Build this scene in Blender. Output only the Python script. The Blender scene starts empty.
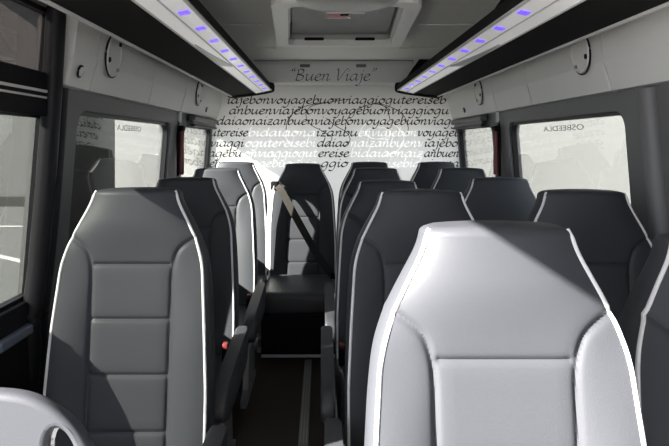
import bpy, bmesh, math, random
from mathutils import Vector, Matrix
random.seed(7)
SC = bpy.context.scene
COL = SC.collection

# ------------------------------------------------------------------ camera, sky, sun, exposure
F = 620.0
cam_d = bpy.data.cameras.new('camera')
cam_d.sensor_width = 36.0
cam_d.lens = F / 669.0 * 36.0
cam_d.shift_x = 12.5 / 669.0
cam_d.shift_y = -80.0 / 669.0
cam_d.clip_start = 0.02
cam = bpy.data.objects.new('camera', cam_d)
COL.objects.link(cam)
CAMZ = 1.2
cam.location = (0, 0, CAMZ)
cam.rotation_euler = (math.pi / 2, 0, 0)
SC.camera = cam

world = bpy.data.worlds.new('world')
SC.world = world
world.use_nodes = True
bgn = world.node_tree.nodes['Background']
bgn.inputs[0].default_value = (0.86, 0.92, 1.0, 1)
bgn.inputs[1].default_value = 4.7

sun_d = bpy.data.lights.new('sun', 'SUN')
sun_d.energy = 60.0
sun_d.angle = math.radians(0.53)
sun_d.color = (1.0, 0.94, 0.86)
sun = bpy.data.objects.new('sun', sun_d)
COL.objects.link(sun)
sun.location = (-8, -5, 8)
sun.rotation_euler = Vector((1.0, 0.6, -0.65)).to_track_quat('-Z', 'Y').to_euler()

SC.view_settings.view_transform = 'Standard'
SC.view_settings.look = 'None'
SC.view_settings.exposure = 0.0
SC.view_settings.gamma = 1.0
SC.view_settings.use_curve_mapping = False
SC.cycles.max_bounces = 10
SC.cycles.transparent_max_bounces = 16

# ------------------------------------------------------------------ materials
def mat(name, color, rough=0.5, metal=0.0, spec=0.5, bump=0.0, bscale=300.0, var=0.0, vscale=8.0,
        emit=None, estr=0.0, sheen=0.0):
    m = bpy.data.materials.new(name)
    m.use_nodes = True
    nt = m.node_tree
    p = nt.nodes['Principled BSDF']
    p.inputs['Base Color'].default_value = (*color, 1)
    p.inputs['Roughness'].default_value = rough
    p.inputs['Metallic'].default_value = metal
    p.inputs['Specular IOR Level'].default_value = spec
    if sheen:
        p.inputs['Sheen Weight'].default_value = sheen
    if emit:
        p.inputs['Emission Color'].default_value = (*emit, 1)
        p.inputs['Emission Strength'].default_value = estr
    if bump or var:
        tc = nt.nodes.new('ShaderNodeTexCoord')
    if bump:
        n = nt.nodes.new('ShaderNodeTexNoise')
        n.inputs['Scale'].default_value = bscale
        n.inputs['Detail'].default_value = 2
        nt.links.new(tc.outputs['Object'], n.inputs['Vector'])
        b = nt.nodes.new('ShaderNodeBump')
        b.inputs['Strength'].default_value = bump
        b.inputs['Distance'].default_value = 0.002
        nt.links.new(n.outputs['Fac'], b.inputs['Height'])
        nt.links.new(b.outputs['Normal'], p.inputs['Normal'])
    if var:
        n2 = nt.nodes.new('ShaderNodeTexNoise')
        n2.inputs['Scale'].default_value = vscale
        n2.inputs['Detail'].default_value = 4
        nt.links.new(tc.outputs['Object'], n2.inputs['Vector'])
        mr = nt.nodes.new('ShaderNodeMapRange')
        mr.inputs['To Min'].default_value = 1 - var
        mr.inputs['To Max'].default_value = 1 + var
        nt.links.new(n2.outputs['Fac'], mr.inputs['Value'])
        mx = nt.nodes.new('ShaderNodeVectorMath')
        mx.operation = 'SCALE'
        mx.inputs[0].default_value = color
        nt.links.new(mr.outputs['Result'], mx.inputs['Scale'])
        nt.links.new(mx.outputs['Vector'], p.inputs['Base Color'])
    return m

def glass(name, tint, refl=0.6):
    m = bpy.data.materials.new(name)
    m.use_nodes = True
    nt = m.node_tree
    nt.nodes.remove(nt.nodes['Principled BSDF'])
    out = nt.nodes['Material Output']
    tr = nt.nodes.new('ShaderNodeBsdfTransparent')
    tr.inputs['Color'].default_value = (*tint, 1)
    gl = nt.nodes.new('ShaderNodeBsdfGlossy')
    gl.inputs['Roughness'].default_value = 0.0
    gl.inputs['Color'].default_value = (refl, refl, refl, 1)
    fr = nt.nodes.new('ShaderNodeFresnel')
    geo = nt.nodes.new('ShaderNodeNewGeometry')
    ior = nt.nodes.new('ShaderNodeMapRange')       # same air-side reflection on both faces of the sheet
    ior.inputs['To Min'].default_value = 1.5
    ior.inputs['To Max'].default_value = 1 / 1.5
    nt.links.new(geo.outputs['Backfacing'], ior.inputs['Value'])
    nt.links.new(ior.outputs['Result'], fr.inputs['IOR'])
    mx = nt.nodes.new('ShaderNodeMixShader')
    nt.links.new(fr.outputs[0], mx.inputs[0])
    nt.links.new(tr.outputs[0], mx.inputs[1])
    nt.links.new(gl.outputs[0], mx.inputs[2])
    nt.links.new(mx.outputs[0], out.inputs['Surface'])
    return m

def film(name, color, trans):
    # white vinyl that both scatters room light and lets daylight glow through
    m = bpy.data.materials.new(name)
    m.use_nodes = True
    nt = m.node_tree
    nt.nodes.remove(nt.nodes['Principled BSDF'])
    out = nt.nodes['Material Output']
    d = nt.nodes.new('ShaderNodeBsdfDiffuse')
    d.inputs['Color'].default_value = (*color, 1)
    t = nt.nodes.new('ShaderNodeBsdfTranslucent')
    t.inputs['Color'].default_value = (*color, 1)
    mx = nt.nodes.new('ShaderNodeMixShader')
    mx.inputs[0].default_value = trans
    nt.links.new(d.outputs[0], mx.inputs[1])
    nt.links.new(t.outputs[0], mx.inputs[2])
    nt.links.new(mx.outputs[0], out.inputs['Surface'])
    return m

def sheer(name, color):
    # thin translucent white print: the lit screen shows through and the ink adds its own reflection
    m = bpy.data.materials.new(name)
    m.use_nodes = True
    nt = m.node_tree
    nt.nodes.remove(nt.nodes['Principled BSDF'])
    t = nt.nodes.new('ShaderNodeBsdfTransparent')
    d = nt.nodes.new('ShaderNodeBsdfDiffuse')
    d.inputs['Color'].default_value = (*color, 1)
    ad = nt.nodes.new('ShaderNodeAddShader')
    nt.links.new(t.outputs[0], ad.inputs[0])
    nt.links.new(d.outputs[0], ad.inputs[1])
    nt.links.new(ad.outputs[0], nt.nodes['Material Output'].inputs['Surface'])
    return m

M = dict(
    leather=mat('seat_leather', (0.038, 0.0405, 0.0475), 0.5, bump=0.12, bscale=420, spec=0.18),
    leather_side=mat('seat_side_leather', (0.10, 0.105, 0.125), 0.5, bump=0.12, bscale=420),
    piping=mat('white_piping', (0.60, 0.60, 0.62), 0.45),
    cloth=mat('cushion_leather', (0.035, 0.037, 0.043), 0.45, bump=0.1),
    black=mat('black_plastic', (0.008, 0.008, 0.010), 0.6, spec=0.08),
    rubber=mat('black_rubber', (0.011, 0.011, 0.013), 0.4, spec=0.16),
    pad=mat('armrest_pad', (0.03, 0.031, 0.037), 0.5, bump=0.1),
    steel=mat('grey_steel', (0.33, 0.34, 0.35), 0.4, metal=0.5),
    red=mat('red_plastic', (0.55, 0.06, 0.07), 0.4),
    hammer=mat('dark_red_plastic', (0.16, 0.025, 0.025), 0.4),
    panel=mat('grey_panel_plastic', (0.68, 0.675, 0.66), 0.42, bump=0.05, bscale=500, var=0.03),
    wall=mat('grey_wall_trim', (0.125, 0.125, 0.13), 0.5, bump=0.06, bscale=400),
    ceil=mat('ceiling_lining', (0.78, 0.77, 0.74), 0.75, bump=0.1, bscale=500),
    hatchframe=mat('hatch_frame_plastic', (0.86, 0.85, 0.81), 0.4),
    hatchcover=mat('hatch_cover_plastic', (0.46, 0.46, 0.44), 0.3),
    rackdark=mat('rack_lining', (0.010, 0.010, 0.010), 0.9, spec=0.15, bump=0.2, bscale=300),
    strip=mat('strip_diffuser', (0.66, 0.65, 0.64), 0.28, spec=0.6, emit=(1.0, 0.97, 0.95), estr=0.26),
    trimlight=mat('light_edge_trim', (0.55, 0.54, 0.53), 0.4),
    led=mat('blue_led', (0.2, 0.15, 0.9), 0.4, emit=(0.17, 0.08, 1.0), estr=1.1),
    rearwall=mat('white_bulkhead', (0.82, 0.81, 0.79), 0.55),
    ink=mat('black_ink', (0.015, 0.015, 0.017), 0.5),
    whiteink=sheer('white_ink', (0.95, 0.95, 0.95)),
    floor=mat('dark_vinyl_floor', (0.026, 0.018, 0.013), 0.6, spec=0.2, var=0.25, vscale=40),
    rail=mat('rail_metal', (0.22, 0.215, 0.21), 0.42, metal=0.6),
    greylabel=mat('grey_sticker', (0.35, 0.35, 0.33), 0.6),
    whitelabel=mat('white_bracket', (0.7, 0.7, 0.7), 0.5),
    asphalt=mat('asphalt', (0.15, 0.15, 0.152), 0.9, var=0.15, vscale=3),
    line=mat('road_paint', (0.65, 0.65, 0.65), 0.8),
    whitewall=mat('white_render', (0.137, 0.138, 0.138), 0.9, var=0.04, vscale=1.2),
    greywall=mat('grey_render', (0.15, 0.152, 0.155), 0.9, var=0.06, vscale=2),
    greybase=mat('dark_plinth', (0.05, 0.05, 0.05), 0.9),
    doorpaint=mat('dark_door', (0.02, 0.02, 0.022), 0.5),
    sill=mat('blue_grey_sill', (0.09, 0.11, 0.15), 0.35),
    glass=glass('tinted_glass', (0.71, 0.725, 0.71)),
    glassup=glass('dark_tinted_glass', (0.245, 0.235, 0.23)),
    glassdoor=glass('door_glass', (0.42, 0.43, 0.415)),
    film=film('rear_window_film', (0.75, 0.75, 0.735), 0.66),
)

# ------------------------------------------------------------------ mesh helpers
def link_mesh(name, bm, m, parent=None, smooth=False, kind=None):
    bmesh.ops.recalc_face_normals(bm, faces=bm.faces)
    me = bpy.data.meshes.new(name)
    bm.to_mesh(me)
    bm.free()
    me.materials.append(m)
    if smooth:
        for p in me.polygons:
            p.use_smooth = True
        try:
            me.set_sharp_from_angle(angle=math.radians(38))
        except Exception:
            pass
    o = bpy.data.objects.new(name, me)
    COL.objects.link(o)
    if parent:
        o.parent = parent
    if kind:
        o['kind'] = kind
    return o

def thing(name, label, cat, loc=(0, 0, 0), group=None):
    o = bpy.data.objects.new(name, None)
    o.empty_display_size = 0.1
    COL.objects.link(o)
    o.location = loc
    tag(o, label, cat, group)
    return o

def tag(o, label, cat, group=None):
    o['label'] = label
    o['category'] = cat
    if group:
        o['group'] = group
    return o

def box(bm, lo, hi, bev=0.0, seg=2):
    r = bmesh.ops.create_cube(bm, size=1.0)
    vs = r['verts']
    c = [(a + b) / 2 for a, b in zip(lo, hi)]
    s = [(b - a) for a, b in zip(lo, hi)]
    for v in vs:
        v.co = Vector((c[i] + v.co[i] * s[i] for i in range(3)))
    if bev:
        es = list({e for v in vs for e in v.link_edges})
        bmesh.ops.bevel(bm, geom=es, offset=bev, segments=seg, profile=0.5, affect='EDGES')
    return bm

def mk_box(lo, hi, bev=0.0, seg=2):
    return box(bmesh.new(), lo, hi, bev, seg)

def prism(bm, pts, axis, a, b, bev=0.0, seg=2):
    """polygon in the two axes other than `axis`, extruded from a to b"""
    def mk(p, t):
        if axis == 0: return (t, p[0], p[1])
        if axis == 1: return (p[0], t, p[1])
        return (p[0], p[1], t)
    va = [bm.verts.new(mk(p, a)) for p in pts]
    vb = [bm.verts.new(mk(p, b)) for p in pts]
    n = len(pts)
    fs = [bm.faces.new(va), bm.faces.new(vb[::-1])]
    for i in range(n):
        fs.append(bm.faces.new((va[i], vb[i], vb[(i + 1) % n], va[(i + 1) % n])))
    if bev:
        es = list({e for f in fs[:2] for e in f.edges})
        bmesh.ops.bevel(bm, geom=es, offset=bev, segments=seg, profile=0.5, affect='EDGES')
    return bm

def tube(bm, pts, r, n=8, cap=True, closed=False):
    pts = [Vector(p) for p in pts]
    rings = []
    N = len(pts)
    up = Vector((0, 0, 1))
    for i, p in enumerate(pts):
        if closed:
            t = pts[(i + 1) % N] - pts[i - 1]
        else:
            t = pts[min(i + 1, N - 1)] - pts[max(i - 1, 0)]
        t.normalize()
        a = t.cross(up)
        if a.length < 0.05:
            a = t.cross(Vector((0, 1, 0)))
        a.normalize()
        b = t.cross(a)
        rr = r[i] if isinstance(r, (list, tuple)) else r
        rings.append([bm.verts.new(p + (a * math.cos(2 * math.pi * k / n) + b * math.sin(2 * math.pi * k / n)) * rr) for k in range(n)])
    for i in range(N if closed else N - 1):
        q = rings[(i + 1) % N]
        for k in range(n):
            bm.faces.new((rings[i][k], rings[i][(k + 1) % n], q[(k + 1) % n], q[k]))
    if cap and not closed:
        bm.faces.new(rings[0][::-1])
        bm.faces.new(rings[-1])
    return bm

def catmull(pts, sub=5, closed=False):
    out = []
    n = len(pts)
    if n < 3:
        return [tuple(p) for p in pts]
    idx = range(n if closed else n - 1)
    for i in idx:
        if closed:
            p0, p1, p2, p3 = pts[(i - 1) % n], pts[i], pts[(i + 1) % n], pts[(i + 2) % n]
        else:
            p0, p1, p2, p3 = pts[max(i - 1, 0)], pts[i], pts[i + 1], pts[min(i + 2, n - 1)]
        for s in range(sub):
            t = s / sub
            out.append(tuple(0.5 * (2 * b + (c - a) * t + (2 * a - 5 * b + 4 * c - d) * t * t + (3 * b - a - 3 * c + d) * t ** 3)
                             for a, b, c, d in zip(p0, p1, p2, p3)))
    if not closed:
        out.append(tuple(pts[-1]))
    return out

def rrect(x0, x1, y0, y1, r, n=6):
    out = []
    for cx, cy, a0 in ((x1 - r, y1 - r, 0), (x0 + r, y1 - r, 90), (x0 + r, y0 + r, 180), (x1 - r, y0 + r, 270)):
        for k in range(n + 1):
            a = math.radians(a0 + 90 * k / n)
            out.append((cx + r * math.cos(a), cy + r * math.sin(a)))
    return out

def plate_with_holes(outer, holes, fn, thick_fn):
    """flat sheet in 2D with holes, mapped to 3D by fn(u,v) and thick_fn(u,v) for its other face"""
    bm = bmesh.new()
    loops = []
    edges = []
    for lp in [outer] + holes:
        vs = [bm.verts.new((p[0], p[1], 0)) for p in lp]
        loops.append(vs)
        for i in range(len(vs)):
            edges.append(bm.edges.new((vs[i], vs[(i + 1) % len(vs)])))
    bmesh.ops.triangle_fill(bm, use_beauty=True, use_dissolve=False, edges=edges, normal=(0, 0, 1))
    front = list(bm.verts)
    faces = list(bm.faces)
    mp = {}
    uv = {v: (v.co.x, v.co.y) for v in front}
    for v in front:
        mp[v] = bm.verts.new(thick_fn(*uv[v]))
    for f in faces:
        bm.faces.new([mp[v] for v in reversed(f.verts)])
    for vs in loops:
        n = len(vs)
        for i in range(n):
            a, b = vs[i], vs[(i + 1) % n]
            bm.faces.new((a, b, mp[b], mp[a]))
    for v in front:
        v.co = Vector(fn(*uv[v]))
    return bm

# ------------------------------------------------------------------ the setting: floor, walls, ceiling
YB, YE, YF = -1.15, 4.40, 0.0     # front end, rear wall
ZC = 1.755
def xl(z): return -0.88 + 0.08 * z
def xr(z): return 1.06 - 0.08 * z
WT = 0.055

link_mesh('floor', mk_box((-0.92, YB, -0.06), (1.10, YE + 0.21, 0.0)), M['floor'], kind='structure')

link_mesh('floor_bounce', mk_box((-0.86, YB + 0.01, 0.0), (1.04, 0.36, 0.012), 0.004), mat('pale_bounce_floor', (0.75, 0.74, 0.72), 0.6), kind='structure')  # unseen pale floor, added to bounce sun up to the ceiling

ceil_bm = plate_with_holes([(-0.80, YB), (0.98, YB), (0.98, YE + 0.21), (-0.80, YE + 0.21)],
          [[(0.09 - 0.245, 2.25), (0.09 + 0.245, 2.25), (0.09 + 0.295, 3.22), (0.09 - 0.295, 3.22)]],
          lambda u, v: (u, v, ZC), lambda u, v: (u, v, ZC + 0.05))
ceiling = link_mesh('ceiling', ceil_bm, M['ceil'], kind='structure')
for yy in (1.75, 2.9, 3.62):
    b = bmesh.new()
    box(b, (-0.70, yy - 0.012, ZC - 0.006), (-0.27, yy + 0.012, ZC + 0.001), 0.003)
    box(b, (0.45, yy - 0.012, ZC - 0.006), (0.88, yy + 0.012, ZC + 0.001), 0.003)
    link_mesh('ceiling_seam', b, M['ceil'], ceiling)

# left wall with door openings and windows
WIN = [(1.975, 3.19), (3.51, 4.385)]
WINR = [(1.965, 3.19), (3.50, 4.385)]
ZW0, ZW1 = 0.72, 1.305
L_open = [(-1.0, 0.35), (0.98, 0.35), (0.98, 1.25), (0.60, 1.27), (0.60, ZC - 0.008), (-1.0, ZC - 0.008)]
L_up = rrect(1.30, 1.77, 1.385, 1.575, 0.02)
def dnpoly(m):
    return [(1.20 + m, 0.44 + m), (1.31, 0.50 + m), (1.38, 0.60 + m), (1.43, 0.69 + m), (1.48, 0.745 + m), (1.55, 0.76 + m), (1.778 - m, 0.76 + m), (1.778 - m, 1.285 - m), (1.20 + m, 1.285 - m)]
L_dn = dnpoly(0)
L_win = [rrect(a, b, ZW0, ZW1, 0.06) for a, b in WIN]
outer = [(YB, 0.0), (YE + 0.21, 0.0), (YE + 0.21, ZC + 0.02), (YB, ZC + 0.02)]
wall_left = link_mesh('wall_left', plate_with_holes(outer, [L_open, L_up, L_dn] + L_win,
                      lambda u, v: (xl(v), u, v), lambda u, v: (xl(v) - WT, u, v)), M['wall'], kind='structure')
wall_right = link_mesh('wall_right', plate_with_holes(outer, [rrect(a, b, ZW0, ZW1, 0.06) for a, b in WINR],
                      lambda u, v: (xr(v), u, v), lambda u, v: (xr(v) + WT, u, v)), M['wall'], kind='structure')
# front end with windscreen opening
link_mesh('wall_front', plate_with_holes([(-0.95, 0.0), (1.13, 0.0), (1.0, ZC + 0.02), (-0.82, ZC + 0.02)],
          [rrect(-0.62, 0.82, 0.95, 1.60, 0.08)],
          lambda u, v: (u, YB, v), lambda u, v: (u, YB - 0.05, v)), M['wall'], kind='structure')

def window(n, side, y0, y1, z0, z1, gm, frame=True, r=0.06):
    xf = xl if side < 0 else xr
    root = link_mesh('window_%d' % n, plate_with_holes(rrect(y0 + .001, y1 - .001, z0 + .001, z1 - .001, r),
        [rrect(y0 + 0.014, y1 - 0.014, z0 + 0.014, z1 - 0.014, max(r - 0.012, 0.008))],
        lambda u, v: (xf(v) + side * 0.012, u, v), lambda u, v: (xf(v) + side * 0.036, u, v)), M['rubber'], kind='structure')
    pane = link_mesh('glass_pane', plate_with_holes(rrect(y0 + 0.012, y1 - 0.012, z0 + 0.012, z1 - 0.012, max(r - 0.01, 0.008)), [],
        lambda u, v: (xf(v) + side * 0.022, u, v), lambda u, v: (xf(v) + side * 0.027, u, v)), gm, root)
    return root
w1 = window(1, -1, *WIN[0], ZW0, ZW1, M['glass'])
w2 = window(2, -1, *WIN[1], ZW0, ZW1, M['glass'])
w3 = window(3, 1, *WINR[0], ZW0, ZW1, M['glass'])
w4 = window(4, 1, *WINR[1], ZW0, ZW1, M['glass'])
w5 = window(5, -1, 1.30, 1.77, 1.385, 1.575, M['glassup'], r=0.02)
w6 = link_mesh('window_6', plate_with_holes(dnpoly(0.001), [dnpoly(0.014)],
        lambda u, v: (xl(v) - 0.012, u, v), lambda u, v: (xl(v) - 0.036, u, v)), M['rubber'], kind='structure')
link_mesh('glass_pane', plate_with_holes(dnpoly(0.012), [], lambda u, v: (xl(v) - 0.022, u, v), lambda u, v: (xl(v) - 0.027, u, v)), M['glassdoor'], w6)
# aluminium mullion strips on the bar between the two door panes
link_mesh('door_bar', mk_box((xl(1.35) - 0.004, 1.02, 1.275), (xl(1.35) + 0.012, 1.735, 1.395), 0.004), M['black'], wall_left)
for zz, hh in ((1.322, 0.006), (1.338, 0.008)):
    link_mesh('mullion_strip', mk_box((xl(zz) + 0.008, 1.03, zz), (xl(zz) + 0.016, 1.735, zz + hh), 0.002), M['trimlight'], wall_left)
link_mesh('door_lining', mk_box((xl(0.72) - 0.004, 1.535, 0.05), (xl(0.72) + 0.014, 1.735, 0.765), 0.004), M['black'], wall_left)
link_mesh('sill_ledge', mk_box((xl(0.70) + 0.002, 1.535, 0.675), (xl(0.70) + 0.03, 1.735, 0.705), 0.008), M['sill'], wall_left)

# window sticker lettering, read from outside so mirrored in here
def font_mesh(s, size):
    c = bpy.data.curves.new('tmp', 'FONT')
    c.body = s
    c.size = size
    o = bpy.data.objects.new('tmp', c)
    COL.objects.link(o)
    dg = bpy.context.evaluated_depsgraph_get()
    me = bpy.data.meshes.new_from_object(o.evaluated_get(dg))
    bpy.data.objects.remove(o)
    return me
def sticker(root, side, y0, y1, ztop, h):
    me = font_mesh('OSBEEDLA', 1.0)
    xs = [v.co.x for v in me.vertices]; ys = [v.co.y for v in me.vertices]
    xa, xb, ya, yb = min(xs), max(xs), min(ys), max(ys)
    xf = xl if side < 0 else xr
    for v in me.vertices:
        tx = (v.co.x - xa) / (xb - xa); ty = (v.co.y - ya) / (yb - ya)
        z = ztop - h + ty * h
        # as seen from the cabin the word runs backwards
        y = (y1 + (y0 - y1) * tx) if side < 0 else (y0 + (y1 - y0) * tx)
        v.co = Vector((xf(z) + side * 0.020, y, z))
    me.materials.append(M['greylabel'])
    o = bpy.data.objects.new('window_lettering', me)
    COL.objects.link(o); o.parent = root
sticker(w1, -1, 2.42, 2.74, 1.272, 0.022)
sticker(w3, 1, 2.32, 2.74, 1.272, 0.022)

# rubber door seal, double rib
for yc, r, ztop in ((1.742, 0.027, 1.75), (1.792, 0.025, 1.36)):
    zs = [0.05, 0.30, 0.48, 0.60, 0.72, 0.86, 1.05, 1.20, 1.36, 1.55, 1.75]
    off = [0.0, 0.0, 0.0, -0.004, -0.012, -0.004, 0.0, 0.0, -0.004, -0.012, -0.02]
    pts = catmull([(xl(z) + 0.016, yc + o_ * 1.5, z) for z, o_ in zip(zs, off) if z <= ztop], 5)
    link_mesh('door_seal', tube(bmesh.new(), pts, r, 12), M['rubber'], wall_left, True)

# upper side trim panels
tn = 0
for side, xf in ((-1, xl), (1, xr)):
    ys = [1.795, 1.985, 2.65, 3.26, 4.39] if side < 0 else [0.9, 1.98, 2.72, 3.26, 4.39]
    for a, b in zip(ys[:-1], ys[1:]):
        tn += 1
        zb, zm, zt = 1.365, 1.46, 1.752
        q = [(xf(zb) - side * 0.002, zb), (xf(zb) - side * 0.028, zb + 0.002), (xf(zm) - side * 0.045, zm), (xf(1.60) - side * 0.05, 1.60),
             (xf(zt) - side * 0.045, zt), (xf(zt) - side * 0.002, zt)]
        link_mesh('trim_%d' % tn, prism(bmesh.new(), q, 1, a + 0.0025, b - 0.0025, 0.006 if a > 1.8 else 0.012, 3), M['panel'], kind='structure')

# raised pillar ribs by the front right window
for yy, r in ((1.80, 0.035), (1.62, 0.03)):
    tn += 1
    pts = [(xr(z) - 0.0, yy - 0.03 * (1.3 - z), z) for z in (0.02, 0.5, 0.9, 1.1, 1.25, 1.36)]
    link_mesh('trim_%d' % tn, tube(bmesh.new(), catmull(pts, 4), r, 14), M['wall'], None, True, kind='structure')

# ------------------------------------------------------------------ rear wall with film-covered door windows and lettering
def wx(px, d=YE): return (px - 322.0) * d / F
def wz(py, d=YE): return CAMZ - (py - 143.0) * d / F
YG = YE + 0.17                                  # rear doors behind the printed screen, openings shaped to backlight it
wall_rear = link_mesh('wall_rear', plate_with_holes([(-0.875, 0.0), (1.055, 0.0), (0.93, ZC + 0.01), (-0.75, ZC + 0.01)], [],
          lambda u, v: (u, YE, v), lambda u, v: (u, YE + 0.003, v)), M['film'], kind='structure')
RZ1 = wz(108)
rear_doors = link_mesh('door_2', plate_with_holes([(-0.93, 0.0), (1.11, 0.0), (0.98, ZC + 0.05), (-0.80, ZC + 0.05)],
          [rrect(-0.80, 0.085, 0.45, RZ1, 0.05), rrect(0.125, 0.985, 0.45, RZ1, 0.05)],
          lambda u, v: (u, YG, v), lambda u, v: (u, YG + 0.04, v)), M['trimlight'], kind='structure')

BOWL = [(.75, .93), (.42, 1.0), (.12, .65), (.08, .2), (.32, .0), (.62, .3), (.8, .98)]
GL = {
 'a': ([BOWL, [(.8, .98), (.72, .3), (.8, .02), (1.02, .25)]], 1.05),
 'b': ([[(.2, 1.85), (.12, .25), (.38, 0), (.74, .35), (.68, .86), (.4, .95), (.14, .5)]], .9),
 'd': ([BOWL[:-1] + [(.75, .6)], [(.9, 1.85), (.75, .3), (.83, .02), (1.02, .25)]], 1.05),
 'e': ([[(.1, .48), (.5, .58), (.68, .8), (.5, 1), (.2, .82), (.06, .4), (.24, .02), (.54, .03), (.84, .3)]], .85),
 'g': ([BOWL, [(.8, .98), (.7, -.2), (.45, -.8), (.05, -.68)]], 1.0),
 'i': ([[(.02, .75), (.2, 1), (.16, .2), (.27, .0), (.5, .25)], [(.22, 1.40), (.28, 1.5), (.34, 1.6)]], .52),
 'j': ([[(.1, .85), (.3, 1), (.26, -.3), (.05, -.8), (-.25, -.66)], [(.32, 1.40), (.38, 1.5), (.44, 1.6)]], .52),
 'l': ([[(.2, 1.85), (.12, .2), (.25, 0), (.48, .25)]], .5),
 'n': ([[(.02, .8), (.18, 1), (.12, 0)], [(.14, .5), (.48, 1), (.68, .85), (.62, .2), (.72, 0), (.98, .25)]], 1.02),
 'o': ([[(.45, 1), (.12, .7), (.08, .25), (.36, 0), (.7, .3), (.7, .8), (.4, 1), (.55, .85), (.9, .95)]], .92),
 'r': ([[(.02, .8), (.18, 1), (.12, 0)], [(.14, .5), (.44, 1), (.68, .9)]], .72),
 's': ([[(.62, .88), (.4, 1), (.2, .78), (.52, .38), (.44, .04), (.2, 0), (.02, .15)]], .74),
 't': ([[(.3, 1.45), (.2, .2), (.33, 0), (.62, .25)], [(.0, .98), (.58, 1.02)]], .64),
 'u': ([[(.02, .8), (.18, 1), (.12, .3), (.32, 0), (.62, .35), (.8, 1)], [(.8, 1), (.72, .25), (.82, .01), (1.04, .25)]], 1.08),
 'v': ([[(.02, .85), (.18, 1), (.28, .02), (.6, .45), (.72, 1.0)]], .84),
 'y': ([[(.02, .8), (.18, 1), (.12, .3), (.32, 0), (.62, .35), (.8, 1)], [(.8, 1), (.7, -.2), (.42, -.8), (.05, -.68)]], .98),
 'z': ([[(.08, .92), (.35, 1.02), (.68, .95), (.1, .06), (.4, .02), (.74, -.04)], [(.2, .5), (.6, .52)]], .84),
 'B': ([[(.25, 1.7), (.15, .02)], [(.05, 1.6), (.5, 1.8), (.85, 1.5), (.7, 1.1), (.25, .95), (.85, .75), (.85, .25), (.5, 0), (.05, .08)]], 1.15),
 'V': ([[(.0, 1.6), (.2, 1.75), (.35, .02), (.75, .9), (1.1, 1.75), (1.3, 1.8)]], 1.15),
 ' ': ([], .55),
 '<': ([[(.15, 1.95), (.02, 1.7), (.1, 1.5), (.14, 1.55)], [(.4, 1.95), (.27, 1.7), (.35, 1.5), (.39, 1.55)]], .55),
 '>': ([[(.12, 1.9), (.2, 1.85), (.15, 1.6), (.0, 1.45)], [(.37, 1.9), (.45, 1.85), (.4, 1.6), (.25, 1.45)]], .55),
}
NIB = math.radians(38)
def write(bm, s, x0, x1, zb, xh, fn, pen=0.36, slant=0.2):
    total = sum(GL[c][1] for c in s)
    sx = (x1 - x0) / total
    pos = 0.0
    nv = Vector((math.cos(NIB), math.sin(NIB)))
    for ch in s:
        strokes, adv = GL[ch]
        for st in strokes:
            pts = catmull(st, 4)
            W = [Vector((x0 + (pos + p[0]) * sx + slant * p[1] * xh, zb + p[1] * xh)) for p in pts]
            prev = None
            for i in range(len(W)):
                t = W[min(i + 1, len(W) - 1)] - W[max(i - 1, 0)]
                if t.length < 1e-9:
                    continue
                t.normalize()
                nrm = Vector((-t.y, t.x))
                hw = pen * xh * 0.5 * max(abs(nrm.dot(nv)), 0.34)
                a = bm.verts.new(fn(*(W[i] + nrm * hw)))
                b = bm.verts.new(fn(*(W[i] - nrm * hw)))
                if prev:
                    bm.faces.new((prev[0], prev[1], b, a))
                prev = (a, b)
        pos += adv
    return bm

fw = lambda u, v: (u, YE - 0.0025, v)
XH = 4.8 * YE / F
bk, wh = bmesh.new(), bmesh.new()
ROWS = [
 (103.5, [('k', 'iajebonvoyagebuonviaggiogutereiseb', 227, 446)]),
 (114.0, [('k', 'anbuenviajebonvoyagebuonviaggiogu', 229, 449)]),
 (124.5, [('k', 'idaiaonaizanbuenviajebonvoyagebuonviagg', 213, 458)]),
 (136.0, [('k', 'utereise', 210, 248), ('w', 'bidaiaona', 248, 316), ('k', 'izanbu', 316, 358), ('w', 'enviajebon', 358, 417), ('k', 'voyageb', 417, 460)]),
 (146.5, [('k', 'viaggi', 210, 244), ('w', 'ogutereisebi', 245, 316), ('k', 'daiao', 317, 349), ('w', 'naizanbuenv', 350, 423), ('k', 'iajebo', 424, 458)]),
 (156.7, [('k', 'agebu', 208, 242), ('w', 'onviaggiogut', 244, 317), ('k', 'ereise', 318, 349), ('w', 'bidaiaonaiz', 350, 423), ('k', 'anbuen', 424, 459)]),
 (166.8, [('k', 'jebonvo', 206, 243), ('w', 'yagebuonvia', 244, 317), ('k', 'ggio', 321, 348), ('w', 'gutereisebida', 350, 428), ('k', 'iaona', 429, 459)]),
]
for yb, segs in ROWS:
    for c, s, a, b in segs:
        write(bk if c == 'k' else wh, s, wx(a), wx(b), wz(yb), XH, fw, pen=0.38 if c == 'k' else 0.30)
def swirl(bm, pts, w=0.7):
    pts = catmull(pts, 8)
    W = [Vector((wx(p[0]), wz(p[1]))) for p in pts]
    prev = None
    for i in range(len(W)):
        t = W[min(i + 1, len(W) - 1)] - W[max(i - 1, 0)]
        t.normalize()
        n = Vector((-t.y, t.x)) * (w * YE / F * 0.5)
        a = bm.verts.new((W[i].x + n.x, YE - 0.0018, W[i].y + n.y)); b = bm.verts.new((W[i].x - n.x, YE - 0.0018, W[i].y - n.y))
        if prev: bm.faces.new((prev[0], prev[1], b, a))
        prev = (a, b)
swirl(bk, [(286, 130), (288, 120), (296, 111), (310, 105), (330, 102), (350, 99)])
swirl(bk, [(330, 102), (312, 106), (306, 114), (310, 124), (322, 131), (332, 138), (326, 146)])
swirl(bk, [(345, 132), (347, 120), (356, 110), (374, 104), (386, 108), (390, 120)])
swirl(bk, [(372, 103), (388, 106), (402, 114), (408, 126), (407, 134)])
swirl(bk, [(326, 118), (336, 126), (346, 132), (350, 140), (344, 147)])
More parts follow.
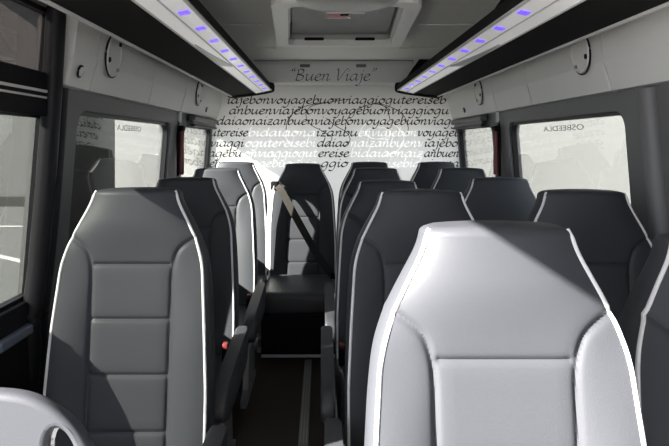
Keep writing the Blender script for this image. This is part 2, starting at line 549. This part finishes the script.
swirl(wh, [(378 + 12 * math.cos(k * .5), 133 + 6 * math.sin(k * .5)) for k in range(14)])
swirl(wh, [(360, 132), (366, 124), (380, 121), (396, 126), (404, 138), (398, 150), (384, 156)])
swirl(wh, [(287, 130), (286, 138), (292, 146)])
link_mesh('black_lettering', bk, M['ink'], wall_rear)
link_mesh('white_lettering', wh, M['whiteink'], wall_rear)

# header box with the greeting
tn += 1
HY = 4.16
hb = bmesh.new()
prism(hb, [(-0.47, 1.752), (-0.455, 1.70), (-0.42, 1.63), (-0.37, 1.605), (0.53, 1.605), (0.575, 1.63), (0.60, 1.70), (0.615, 1.752)], 1, HY, YE - 0.002, 0.004)
header = link_mesh('trim_%d' % tn, hb, M['panel'], kind='structure')
hw_ = bmesh.new()
write(hw_, '<Buen Viaje>', wx(290, HY), wx(375, HY), wz(80.5, HY), 6.4 * HY / F, lambda u, v: (u, HY - 0.0025, v), pen=0.2)
link_mesh('greeting_lettering', hw_, M['ink'], header)
link_mesh('header_lip', mk_box((-0.45, HY - 0.012, 1.728), (0.60, HY + 0.004, 1.736), 0.002), M['panel'], header)
for px in (305, 361):
    link_mesh('header_clip', mk_box((wx(px - 5, HY), HY - 0.02, 1.708), (wx(px + 5, HY), HY + 0.002, 1.727), 0.004), M['wall'], header)

# ------------------------------------------------------------------ luggage racks
CX = 0.085
def rack(side, y0, label):
    t = thing('luggage_rack', label, 'luggage rack', (0, 0, 0), 'luggage racks')
    y1 = 4.17
    def X(h): return CX + side * h
    prof = [(X(0.695), 1.515), (X(0.53), 1.535), (X(0.425), 1.557), (X(0.42), 1.575), (X(0.43), 1.60), (X(0.50), 1.585), (X(0.66), 1.58), (X(0.695), 1.55)]
    link_mesh('rack_body', prism(bmesh.new(), prof, 1, y0, y1), M['rackdark'], t)
    # the pale lamp strip on the aisle edge
    s = bmesh.new()
    prism(s, [(X(0.527), 1.5325), (X(0.428), 1.5535), (X(0.427), 1.5575), (X(0.526), 1.5365)], 1, y0, y1 - 0.012)
    st = link_mesh('light_strip', s, M['strip'], t)
    for hx, z, r in ((0.526, 1.5335, 0.0035), (0.425, 1.5545, 0.005), (0.478, 1.5415, 0.0025)):
        link_mesh('strip_bead', tube(bmesh.new(), [(X(hx), y0, z), (X(hx), y1 - 0.015, z)], r, 8), M['trimlight'], st, True)
    y = 1.195
    k = 0
    while y < y1 - 0.04:
        hx = 0.452
        zc = 1.5325 + (0.527 - hx) / (0.527 - 0.428) * 0.021 - 0.0015
        b = bmesh.new()
        box(b, (-0.014, -0.019, -0.0015), (0.014, 0.019, 0.0015), 0.001)
        ang = math.atan2(0.021, 0.099) * side
        bmesh.ops.transform(b, matrix=Matrix.Translation((X(hx), y, zc)) @ Matrix.Rotation(ang, 4, 'Y'), verts=b.verts)
        link_mesh('led', b, M['led'], st)
        y += 0.2285
        k += 1
    # small grey leaf-shaped inset in the strip
    lens = bmesh.new()
    outl = catmull([(-0.004 + 0.5265 - 0.006, 2.1), (0.505, 2.35), (0.488, 2.62), (0.483, 2.75), (0.50, 2.72), (0.5215, 2.6)], 4, True)
    zf = lambda h: 1.5325 + (0.527 - h) / 0.099 * 0.021 - 0.001
    va = [lens.verts.new((X(h), yy, zf(h) - 0.0015)) for h, yy in outl]
    vb = [lens.verts.new((X(h), yy, zf(h) + 0.002)) for h, yy in outl]
    lens.faces.new(va); lens.faces.new(vb[::-1])
    for i in range(len(va)):
        j = (i + 1) % len(va)
        lens.faces.new((va[i], va[j], vb[j], vb[i]))
    link_mesh('leaf_inset', lens, M['hatchcover'], st)
    link_mesh('edge_trim', tube(bmesh.new(), [(X(0.695), y0, 1.515), (X(0.695), y1, 1.515)], 0.007, 8), M['trimlight'], t, True)
    rim = [(X(0.70), y1, 1.512), (X(0.53), y1, 1.530), (X(0.43), y1 + 0.005, 1.548), (X(0.415), y1 + 0.005, 1.565), (X(0.425), y1, 1.603), (X(0.50), y1, 1.595), (X(0.67), y1, 1.588), (X(0.70), y1, 1.55)]
    link_mesh('end_rim', tube(bmesh.new(), catmull(rim, 4, True), 0.011, 8, closed=True), M['rubber'], t, True)
    # hanger plates up to the ceiling
    for hy in (4.10, 2.0):
        g = prism(bmesh.new(), [(X(0.43), 1.585), (X(0.66), 1.575), (X(0.64), 1.753), (X(0.56), 1.753), (X(0.52), 1.70), (X(0.48), 1.64)], 1, hy, hy + 0.03)
        link_mesh('hanger', g, M['black'], t)
    return t
rack(-1, 1.30, 'long dark overhead luggage rack with blue lit strip above the left single seats')
rack(1, 0.9, 'long dark overhead luggage rack with blue lit strip above the right paired seats')

# ------------------------------------------------------------------ roof hatch
h = thing('roof_hatch', 'pale framed emergency roof hatch with grey cover set in the ceiling', 'roof hatch', (0.09, 2.72, ZC))
def trap(hwn, hwf, yn, yf, r):
    pts = [(-hwn, yn), (hwn, yn), (hwf, yf), (-hwf, yf)]
    out = []
    n = 4
    for i in range(4):
        p0, p1, p2 = Vector(pts[i - 1]), Vector(pts[i]), Vector(pts[(i + 1) % 4])
        a = p1 + (p0 - p1).normalized() * r
        b = p1 + (p2 - p1).normalized() * r
        for k in range(n + 1):
            s = k / n
            out.append(tuple((1 - s) ** 2 * a + 2 * s * (1 - s) * p1 + s * s * b))
    return out
fr = plate_with_holes(trap(0.275, 0.325, -0.50, 0.54, 0.07), [trap(0.215, 0.265, -0.43, 0.465, 0.05)],
                      lambda u, v: (u, v, -0.052), lambda u, v: (u, v, 0.002))
link_mesh('hatch_frame', fr, M['hatchframe'], h)
liner = plate_with_holes(trap(0.218, 0.268, -0.433, 0.468, 0.05), [trap(0.205, 0.255, -0.42, 0.455, 0.05)],
                      lambda u, v: (u, v, -0.024), lambda u, v: (u, v, 0.06))
link_mesh('hatch_liner', liner, M['hatchcover'], h)
link_mesh('hatch_sky_block', prism(bmesh.new(), trap(0.25, 0.30, -0.49, 0.53, 0.05), 2, 0.055, 0.08, 0.006), M['hatchcover'], h)  # unseen top plate, added to block sky leaking past the cover
def dome_sheet(nx, ny, fx, fz, y0, y1, thick):
    cb = bmesh.new()
    gv = [[cb.verts.new((fx(-1 + 2 * i / nx, j / ny), y0 + (y1 - y0) * j / ny, fz(-1 + 2 * i / nx, -1 + 2 * j / ny))) for i in range(nx + 1)] for j in range(ny + 1)]
    for j in range(ny):
        for i in range(nx):
            cb.faces.new((gv[j][i], gv[j][i + 1], gv[j + 1][i + 1], gv[j + 1][i]))
    bmesh.ops.solidify(cb, geom=cb.faces[:], thickness=thick)
    return cb
link_mesh('hatch_cover', dome_sheet(28, 30, lambda u, t_: u * (0.198 + 0.046 * t_),
      lambda u, v: 0.000 - 0.012 * max(0, 1 - u ** 4) * max(0, 1 - v ** 4) + 0.006 * math.exp(-((math.hypot(u * 1.0, (v + 0.5) * 1.1) - 0.62) / 0.03) ** 2),
      -0.415, 0.447, 0.010), M['hatchcover'], h, True)
for sx in (-1, 1):
    link_mesh('hatch_catch', mk_box((sx * 0.13 - 0.05, 0.440, -0.030), (sx * 0.13 + 0.05, 0.456, -0.016), 0.004), M['black'], h)
dm = bmesh.new()
nr = 10; ns = 40
rings = []
DY = -0.50
for k in range(nr):
    a = k / nr * math.pi / 2
    rings.append([dm.verts.new((0.20 * math.cos(a) ** 0.3 * math.cos(q * 2 * math.pi / ns), DY + 0.135 * math.cos(a) ** 0.3 * math.sin(q * 2 * math.pi / ns), 0.0 - 0.070 * math.sin(a))) for q in range(ns)])
for k in range(nr - 1):
    for q in range(ns):
        dm.faces.new((rings[k][q], rings[k][(q + 1) % ns], rings[k + 1][(q + 1) % ns], rings[k + 1][q]))
dm.faces.new(rings[-1])
dm.faces.new(rings[0][::-1])
link_mesh('hatch_dome', dm, M['hatchcover'], h, True)
link_mesh('release_bar', mk_box((-0.075, -0.225, -0.032), (0.085, -0.205, -0.012), 0.003), M['hatchframe'], h)
hl = link_mesh('release_handle', mk_box((-0.065, -0.20, -0.028), (0.025, -0.10, -0.005), 0.006), M['red'], h)
hl['label'] = 'red emergency release handle'
link_mesh('handle_slot', mk_box((-0.015, -0.19, -0.032), (0.018, -0.165, -0.024), 0.002), M['black'], hl)
link_mesh('handle_plate', mk_box((-0.07, -0.09, -0.024), (0.033, -0.07, -0.008), 0.002), M['hatchframe'], h)

# ------------------------------------------------------------------ speaker covers, small fittings, hammers
def disc(side, y, z, r, name, label, cat, group, screws=True):
    xf = xl if side < 0 else xr
    x = xf(z) - side * (0.049 if z > 1.46 else 0.040)
    t = thing(name, label, cat, (x, y, z), group)
    t.rotation_euler.y = -side * (0.115 if z > 1.46 else 0.26)
    b = bmesh.new()
    n = 40
    prof = [(r, 0.012), (r, -0.004), (r * 0.95, -0.009), (r * 0.88, -0.009), (r * 0.86, -0.006), (r * 0.01, -0.006)]
    prev = None
    for rr, dx in prof:
        ring = [b.verts.new((side * dx, rr * math.cos(2 * math.pi * k / n), rr * math.sin(2 * math.pi * k / n))) for k in range(n)]
        if prev:
            for k in range(n):
                b.faces.new((prev[k], prev[(k + 1) % n], ring[(k + 1) % n], ring[k]))
        else:
            b.faces.new(ring)
        prev = ring
    b.faces.new(prev[::-1])
    link_mesh('cover_plate', b, M['panel'], t, True)
    b = bmesh.new()
    tube(b, [(side * -0.002, (r + 0.002) * math.cos(2 * math.pi * k / 40), (r + 0.002) * math.sin(2 * math.pi * k / 40)) for k in range(40)], 0.0035, 6, closed=True)
    link_mesh('cover_groove', b, M['rubber'], t, True)
    if screws:
        for a in (50, 200, 310):
            p = (0, 0.8 * r * math.cos(math.radians(a)), 0.8 * r * math.sin(math.radians(a)))
            b = bmesh.new()
            tube(b, [(side * -0.004, p[1], p[2]), (side * -0.012, p[1], p[2])], 0.007 if a != 200 else 0.009, 10)
            link_mesh('screw', b, M['steel'] if a == 310 else M['black'], t, True)
disc(-1, 2.11, 1.497, 0.072, 'speaker_cover', 'large oval looking round cover with screws on the left upper panel, nearer one', 'speaker cover', 'round panel covers')
disc(-1, 3.58, 1.49, 0.072, 'speaker_cover', 'round cover on the left upper panel further back, near the rear wall', 'speaker cover', 'round panel covers')
disc(1, 2.13, 1.51, 0.072, 'speaker_cover', 'large round cover with screws on the right upper panel, nearer one', 'speaker cover', 'round panel covers')
disc(1, 3.52, 1.49, 0.072, 'speaker_cover', 'round cover on the right upper panel further back, near the rear wall', 'speaker cover', 'round panel covers')
disc(-1, 1.86, 1.415, 0.015, 'panel_button', 'tiny round dark button on the left upper panel before the first cover', 'button', 'panel buttons', False)
disc(-1, 3.90, 1.41, 0.012, 'panel_button', 'tiny round dark button low on the left upper panel near the rear wall', 'button', 'panel buttons', False)
disc(1, 3.95, 1.41, 0.012, 'panel_button', 'tiny round dark button low on the right upper panel near the rear wall', 'button', 'panel buttons', False)

def hammer(side, label):
    xf = xl if side < 0 else xr
    y = 3.345
    t = thing('emergency_hammer', label, 'emergency hammer', (xf(1.2) - side * 0.012, y, 1.12), 'emergency hammers')
    s = -side
    link_mesh('holder', mk_box((s * 0.004 - 0.008, -0.014, 0.19), (s * 0.004 + 0.008, 0.014, 0.29), 0.004), M['whitelabel'], t)
    link_mesh('handle', tube(bmesh.new(), [(s * .012, 0, -0.09), (s * .012, 0, -0.02), (s * .014, 0, 0.06), (s * .016, 0, 0.15)], [0.015, 0.017, 0.013, 0.014], 10), M['hammer'], t, True)
    link_mesh('head', tube(bmesh.new(), [(s * .016, -0.034, 0.158), (s * .016, -0.03, 0.158), (s * .016, 0.02, 0.158), (s * .016, 0.035, 0.158)], [0.004, 0.017, 0.017, 0.010], 10), M['black'], t, True)
    link_mesh('back_plate', mk_box((-0.006 - s * .004, -0.016, -0.1), (0.006 - s * .004, 0.016, 0.2), 0.003), M['black'], t)
hammer(-1, 'dark red safety hammer on the left window pillar')
hammer(1, 'dark red safety hammer on the right window pillar')

def blind(side, label):
    xf = xl if side < 0 else xr
    x = xf(1.33) - side * 0.03
    t = thing('window_blind', label, 'window blind', (x, 3.9, 1.33), 'rolled window blinds')
    link_mesh('blind_cassette', mk_box((-0.022, -0.36, 0.0), (0.022, 0.44, 0.03), 0.01), M['wall'], t)
    link_mesh('blind_bar', mk_box((-0.012, -0.34, -0.036), (0.012, 0.42, -0.02), 0.005), M['rubber'], t)
    link_mesh('blind_cloth', mk_box((-0.004, -0.33, -0.022), (0.004, 0.41, 0.003)), M['wall'], t)
blind(-1, 'rolled up dark blind cassette over the rear left window')
blind(1, 'rolled up dark blind cassette over the rear right window')

# ------------------------------------------------------------------ seats
TOPZ = 1.05
HW = [(0, .111), (.02, .117), (.06, .138), (.11, .164), (.15, .179), (.19, .189), (.26, .194), (.36, .201), (.5, .208), (.8, .208)]
BW = [(0, .117), (.02, .123), (.06, .146), (.11, .174), (.15, .191), (.19, .201), (.26, .208), (.36, .213), (.5, .218), (.8, .218)]
def lerp_tab(tab, t):
    if t <= tab[0][0]: return tab[0][1]
    for (a, va), (b, vb) in zip(tab[:-1], tab[1:]):
        if t <= b:
            s = (t - a) / (b - a)
            return va + (vb - va) * s
    return tab[-1][1]
def smooth_tab(tab, t):
    return sum(lerp_tab(tab, max(0, t + d)) for d in (-.02, -.01, 0, .01, .02)) / 5
def sstep(a, b, x):
    s = min(1, max(0, (x - a) / (b - a)))
    return s * s * (3 - 2 * s)
RECL = 0.13     # lean back per metre of height
SEAM = catmull([(.182, .112), (.157, .121), (.128, .143), (.114, .172), (.108, .21), (.107, .28), (.106, .45), (.106, .8)], 8)
def seam_dist(x, t):
    best = 9
    px, pt = SEAM[0]
    for q in SEAM[1:]:
        ax, at, bx, bt = px, pt, q[0], q[1]
        dx, dt = bx - ax, bt - at
        L = dx * dx + dt * dt
        s = min(1, max(0, ((x - ax) * dx + (t - at) * dt) / L)) if L else 0
        d = math.hypot(x - ax - s * dx, t - at - s * dt)
        if d < best: best = d
        px, pt = q
    return best
def seam_x(t):
    if t < .112: return None
    for a, b in zip(SEAM[:-1], SEAM[1:]):
        if a[1] <= t <= b[1]:
            s = (t - a[1]) / max(1e-6, b[1] - a[1])
            return a[0] + (b[0] - a[0]) * s
    return SEAM[-1][0]
HSEAMS = (.185, .328, .470, .612)
def front_y(x, t):
    ax = abs(x)
    y = 0.0
    hw = smooth_tab(HW, t)
    sx = seam_x(t) if t >= .112 else None
    g = 0.0
    if t > .09 and ax > .08:
        d = seam_dist(ax, t)
        g += 0.0052 * math.exp(-(d / .0052) ** 2) + 0.0022 * math.exp(-(d / .016) ** 2)
    if ax < .108:
        fade = sstep(.108, .100, ax)
        for hs in HSEAMS:
            g += (0.0050 * math.exp(-((t - hs) / .0042) ** 2) + 0.0018 * math.exp(-((t - hs) / .016) ** 2)) * fade
    y += g
    if sx is not None and ax > sx:      # side bolster swells forward
        s = (ax - sx) / max(1e-4, hw - sx)
        amp = 0.018 * sstep(.12, .42, t)
        y -= amp * math.sin(min(1, s) * math.pi * 0.62) ** 1.0
    # headrest block slightly forward and crowned
    y -= 0.018 * sstep(.19, .06, t) * (1 - (ax / (hw + .02)) ** 2)
    y += 0.012 * (ax / hw) ** 4 * sstep(.2, .05, t)
    return y
def make_backrest():
    bm = bmesh.new()
    NX = 116
    TL = [i * .0042 for i in range(1, 169)]
    TL = [0.0] + TL            # 0 .. 0.707
    secs = []
    for t in TL:
        hw, bw = smooth_tab(HW, t), smooth_tab(BW, t)
        sec = []
        z = TOPZ - t
        for i in range(NX + 1):
            x = hw * (-1 + 2 * i / NX)
            sec.append((x, front_y(x, t)))
        ye = front_y(hw, t)
        th = 0.085 + 0.045 * sstep(0, .5, t)
        right = [(hw + (bw - hw) * 0.45, ye + 0.006), (bw - 0.001, ye + 0.030), (bw, ye + 0.050), (bw - .004, th - 0.02), (bw - .015, th - .005), (bw - .04, th), (0.03, th + .006)]
        sec += right + [(-p[0], p[1]) for p in right[::-1]]
        secs.append([(p[0], p[1] - (t - 0.72) * RECL, z) for p in sec])
    # rounded top
    top = []
    base = secs[0]
    cy = sum(p[1] for p in base) / len(base)
    y0 = min(p[1] for p in base); y1 = max(p[1] for p in base)
    for a in (80, 60, 40, 20, 5):
        r = 0.013
        ins = r * (1 - math.sin(math.radians(a))) * 1.4
        dz = r * math.cos(math.radians(a))
        ymid = (y0 + y1) / 2; hy = (y1 - y0) / 2
        sec = []
        for p in base:
            sxk = (0.108 - ins) / 0.108
            syk = (hy - ins) / hy
            # slight crown across the width
            sec.append((p[0] * sxk, ymid + (p[1] - ymid) * syk, p[2] + dz + 0.004 * (1 - (p[0] / .122) ** 2) * (1 - a / 90)))
        top.append(sec)
    rows = top[::-1] + secs
    V = [[bm.verts.new(p) for p in sec] for sec in rows]
    n = len(V[0])
    for j in range(len(V) - 1):
        for i in range(n):
            k = (i + 1) % n
            bm.faces.new((V[j][i], V[j][k], V[j + 1][k], V[j + 1][i]))
    # cap the crown with strips front to back
    c = V[0]
    lo, hi = NX + 1, n
    back = [c[i] for i in range(NX + 1, n)]
    bm.faces.new(c)
    bm.faces.new(V[-1][::-1])
    bmesh.ops.triangulate(bm, faces=[f for f in bm.faces if len(f.verts) > 4])
    return bm
def make_piping(side):
    pts = []
    for i in range(0, 70):
        t = .004 + i * .0102
        hw = smooth_tab(HW, t)
        y = front_y(hw, t) + 0.001 - (t - 0.72) * RECL
        pts.append((side * (hw + .001), y, TOPZ - t))
    pts.insert(0, (pts[0][0] - side * 0.006, pts[0][1] + 0.006, TOPZ + 0.010))
    return tube(bmesh.new(), pts, 0.0040, 8)
def make_cushion():
    bm = bmesh.new()
    box(bm, (-0.218, -0.50, 0.235), (0.218, 0.02, 0.365), 0.035, 5)
    return bm
def make_arm(side):
    prof = [(-0.05, 0.47), (-0.08, 0.49), (-0.52, 0.465), (-0.60, 0.44), (-0.62, 0.40), (-0.60, 0.365), (-0.50, 0.35), (-0.12, 0.36), (-0.05, 0.38)]
    prof = catmull(prof, 3, True)
    x0 = side * 0.230
    x1 = side * 0.274
    return prism(bmesh.new(), prof, 0, min(x0, x1), max(x0, x1), 0.010, 3)
def make_arm_cap(side):
    x0, x1 = sorted((side * 0.232, side * 0.272))
    return mk_box((x0, -0.655, 0.36), (x1, -0.612, 0.44), 0.012, 3)
def make_leg(x):
    prof = [(-0.40, 0.0), (0.0, 0.0), (0.0, 0.03), (-0.08, 0.05), (-0.10, 0.236), (-0.30, 0.236), (-0.32, 0.05), (-0.40, 0.03)]
    return prism(bmesh.new(), prof, 0, x - 0.014, x + 0.014, 0.003)
def make_buckle(side):
    x = side * 0.195
    bm = bmesh.new()
    box(bm, (x - 0.012, -0.12, 0.36), (x + 0.012, -0.085, 0.44), 0.004)
    return bm
def make_buckle_button(side):
    x = side * 0.195
    return mk_box((x - 0.009, -0.123, 0.425), (x + 0.009, -0.095, 0.446), 0.003)

_cache = {}
def shared(key, fn, m, smooth=True):
    if key not in _cache:
        o = link_mesh(key.split('|')[0], fn(), m, None, smooth)
        _cache[key] = o
        first = True
    else:
        src = _cache[key]
        o = src.copy()
        COL.objects.link(o)
    return o
def put(key, fn, m, parent, smooth=True):
    o = shared(key, fn, m, smooth)
    o.parent = parent
    return o

def seat(x, y, label, arm=0, dz=0.0, plinth=False):
    t = thing('coach_seat', label, 'seat', (x, y, 0), 'leather passenger seats')
    b = put('backrest|', make_backrest, M['leather'], t)
    b.location.z = dz
    for s in (-1, 1):
        p = put('piping|%d' % s, lambda: make_piping(s), M['piping'], t)
        p.location.z = dz
    put('seat_cushion|', make_cushion, M['cloth'], t)
    if plinth:
        return t
    for s in (-1, 1):
        put('leg|%d' % s, lambda: make_leg(s * 0.205), M['steel'], t, False)
    if arm:
        a = put('armrest|%d' % arm, lambda: make_arm(arm), M['pad'], t)
        k = put('belt_buckle|%d' % arm, lambda: make_buckle(arm), M['black'], t)
        put('buckle_button|%d' % arm, lambda: make_buckle_button(arm), M['hammer'], k)
    return t

S = {}
seat(-0.512, 1.60, 'dark grey leather single seat on the left, nearest full seat with white piping', 1, .008)
seat(-0.56, 2.45, 'shaded black leather single seat on the left, second behind the nearest full seat', 1, -.01)
seat(-0.56, 3.20, 'sunlit grey leather single seat on the left, third in its row', 1)
seat(-0.565, 3.95, 'sunlit grey leather rear seat in the left corner by the lettered wall', 0, .01)
cs = seat(-0.125, 3.95, 'black leather rear centre seat at the end of the aisle with a diagonal belt', 0, 0, True)
seat(0.278, 0.872, 'large sunlit pale leather seat in the right foreground', -1, .004)
seat(0.280, 1.64, 'navy shaded leather aisle seat on the right, second behind the sunlit foreground seat', -1)
seat(0.27, 2.45, 'navy shaded leather aisle seat on the right, third from the front', -1, -.022)
seat(0.287, 3.20, 'navy shaded leather aisle seat on the right, fourth from the front', -1)
seat(0.312, 3.95, 'dark leather rear row seat on the right just beside the centre seat', 0, .01)
seat(0.72, 0.975, 'partly cropped leather window seat at the right frame edge in the foreground', 0, -.028)
seat(0.74, 1.64, 'dark leather window seat with white piping below the large right window')
seat(0.735, 2.45, 'dark leather window seat on the right, third row, beside the large window', 0, -.01)
seat(0.748, 3.20, 'dark leather window seat on the right, fourth row, by the window pillar')
seat(0.752, 3.95, 'dark leather rear corner seat on the right by the lettered wall', 0, .01)

# belt, plinth and kick strip of the centre rear seat
pl = link_mesh('plinth', mk_box((-0.218, -0.47, 0.003), (0.218, 0.02, 0.237), 0.006), M['black'], cs)
link_mesh('kick_strip', mk_box((-0.215, -0.485, 0.0), (0.215, -0.468, 0.014), 0.003), M['trimlight'], pl)
def strap(path, width, thick, wdir):
    bm = bmesh.new()
    path = [Vector(p) for p in path]
    wd = Vector(wdir).normalized()
    prev = None
    for i, p in enumerate(path):
        t = (path[min(i + 1, len(path) - 1)] - path[max(i - 1, 0)]).normalized()
        w = (wd - t * wd.dot(t)).normalized() * (width / 2)
        n = t.cross(w).normalized() * (thick / 2)
        q = [bm.verts.new(p + a + b) for a, b in ((w, n), (w, -n), (-w, -n), (-w, n))]
        if prev:
            for k in range(4):
                bm.faces.new((prev[k], prev[(k + 1) % 4], q[(k + 1) % 4], q[k]))
        else:
            bm.faces.new(q[::-1])
        prev = q
    bm.faces.new(prev)
    return bm
belt_m = mat('belt_webbing', (0.035, 0.032, 0.030), 0.85, bump=0.2, bscale=600, spec=0.05)
bel = link_mesh('seat_belt', strap(catmull([(-0.165, 0.02, 0.93), (-0.135, -0.02, 0.90), (-0.02, -0.055, 0.70), (0.10, -0.10, 0.50), (0.185, -0.12, 0.385)], 6), 0.046, 0.003, (1, 0, 0.7)), belt_m, cs)
link_mesh('belt_guide', mk_box((-0.205, 0.0, 0.895), (-0.150, 0.045, 0.955), 0.012, 3), M['black'], cs, True)
link_mesh('belt_drop', strap([(-0.195, 0.01, 0.93), (-0.212, -0.02, 0.70), (-0.216, -0.05, 0.40)], 0.036, 0.003, (1, -0.6, 0)), mat('pale_belt', (0.5, 0.5, 0.5), 0.6), cs)
k = link_mesh('belt_buckle', mk_box((0.175, -0.14, 0.36), (0.205, -0.10, 0.40), 0.005), M['black'], cs)

# near low seat with the oval grab opening
t = thing('crew_seat', 'low pale rounded seat back with an oval grab opening, cropped in the lower left corner', 'seat', (-0.50, 0.88, 0))
out2 = catmull([(-0.20, 0.30), (-0.205, 0.62), (-0.195, 0.72), (-0.155, 0.79), (-0.09, 0.832), (-0.02, 0.843), (0.05, 0.843), (0.10, 0.830), (0.145, 0.798), (0.173, 0.757), (0.186, 0.70), (0.193, 0.62), (0.19, 0.30)], 4)
hole = [(0.132 + 0.021 * math.cos(a) - 0.010 * math.sin(a), 0.745 + 0.048 * math.sin(a)) for a in [2 * math.pi * i / 28 for i in range(28)]]
cb = plate_with_holes(out2, [hole], lambda u, v: (u, -0.016 + 0.05 * (v - 0.5) , v), lambda u, v: (u, 0.014 + 0.05 * (v - 0.5), v))
es = [e for e in cb.edges if len(e.link_faces) == 2 and e.calc_face_angle(0) > 0.9 and e.link_faces[0].normal.length > 0]
bmesh.ops.recalc_face_normals(cb, faces=cb.faces)
es = [e for e in cb.edges if len(e.link_faces) == 2 and e.calc_face_angle(0) > 0.9]
bmesh.ops.bevel(cb, geom=es, offset=0.010, segments=4, profile=0.5, affect='EDGES')
crew = link_mesh('backrest', cb, M['leather'], t, True)
for p in crew.data.polygons:
    if abs(p.normal.y) > 0.985:
        p.use_smooth = False
hp = [(p[0], 0.004 + 0.05 * (p[1] - 0.5), p[1]) for p in [(0.132 + (q[0] - 0.132) * 0.99, 0.745 + (q[1] - 0.745) * 0.99) for q in hole]]
link_mesh('piping', tube(bmesh.new(), hp, 0.0045, 8, closed=True), M['piping'], t, True)
link_mesh('seat_cushion', mk_box((-0.21, -0.46, 0.235), (0.21, -0.01, 0.365), 0.035, 4), M['cloth'], t, True)
for s in (-1, 1):
    link_mesh('leg', make_leg(s * 0.18), M['steel'], t)

# ------------------------------------------------------------------ floor rail
t = thing('floor_rail', 'grey grooved metal seat rail let into the dark aisle floor', 'floor rail', (-0.075, 0, 0))
link_mesh('rail_plate', mk_box((-0.02, 2.45, 0.0), (0.02, 3.42, 0.006), 0.002), M['rail'], t)
for dx in (-0.012, 0.0, 0.012):
    link_mesh('rail_rib', mk_box((dx - 0.002, 2.47, 0.005), (dx + 0.002, 3.41, 0.009)), M['steel'], t)

# ------------------------------------------------------------------ outside: yard and buildings
GZ = -0.60
link_mesh('ground', mk_box((-40, -30, GZ - 0.1), (40, 40, GZ)), M['asphalt'], kind='structure')
for a, b in (((-9.4, 9.0), (-7.0, 12.2)), ((-6.6, 11.0), (-4.4, 9.3)), ((-11, 13.4), (-5.5, 13.4))):
    d = Vector((b[0] - a[0], b[1] - a[1]))
    n = Vector((-d.y, d.x)).normalized() * 0.06
    bm = bmesh.new()
    for z in (GZ, GZ + 0.006):
        pass
    q = [(a[0] + n.x, a[1] + n.y), (a[0] - n.x, a[1] - n.y), (b[0] - n.x, b[1] - n.y), (b[0] + n.x, b[1] + n.y)]
    prism(bm, q, 2, GZ - 0.01, GZ + 0.006)
    o = link_mesh('parking_line', bm, M['line'], None)
    tag(o, 'thin white painted line on the grey yard seen through the left door glass', 'road marking', 'painted yard lines')
wb = thing('white_building', 'sunlit white rendered building seen through the side windows', 'building', (4, 17, GZ))
link_mesh('facade', mk_box((-9.7, 0, 0), (14, 6, 7.0)), M['whitewall'], wb)
gb = thing('grey_building', 'grey brown gabled building across the yard seen through the left door glass', 'building', (-12, 17.6, GZ))
link_mesh('gable_wall', prism(bmesh.new(), [(-8, 0), (6.0, 0), (6.0, 4.2), (4.3, 4.8), (0.5, 7.4), (-8, 7.4)], 1, 0, 4), M['greywall'], gb)
link_mesh('wall_base', mk_box((-8, -0.06, 0), (6.0, 0.02, 0.28)), M['greybase'], gb)
# outer sliding door, pushed back over the front end of the first left window
link_mesh('door_1', prism(bmesh.new(), [(2.12, -0.1), (2.78, -0.1), (2.78, 1.66), (2.12, 1.66)], 0, -0.965, -0.925, 0.01), M['doorpaint'], kind='structure')
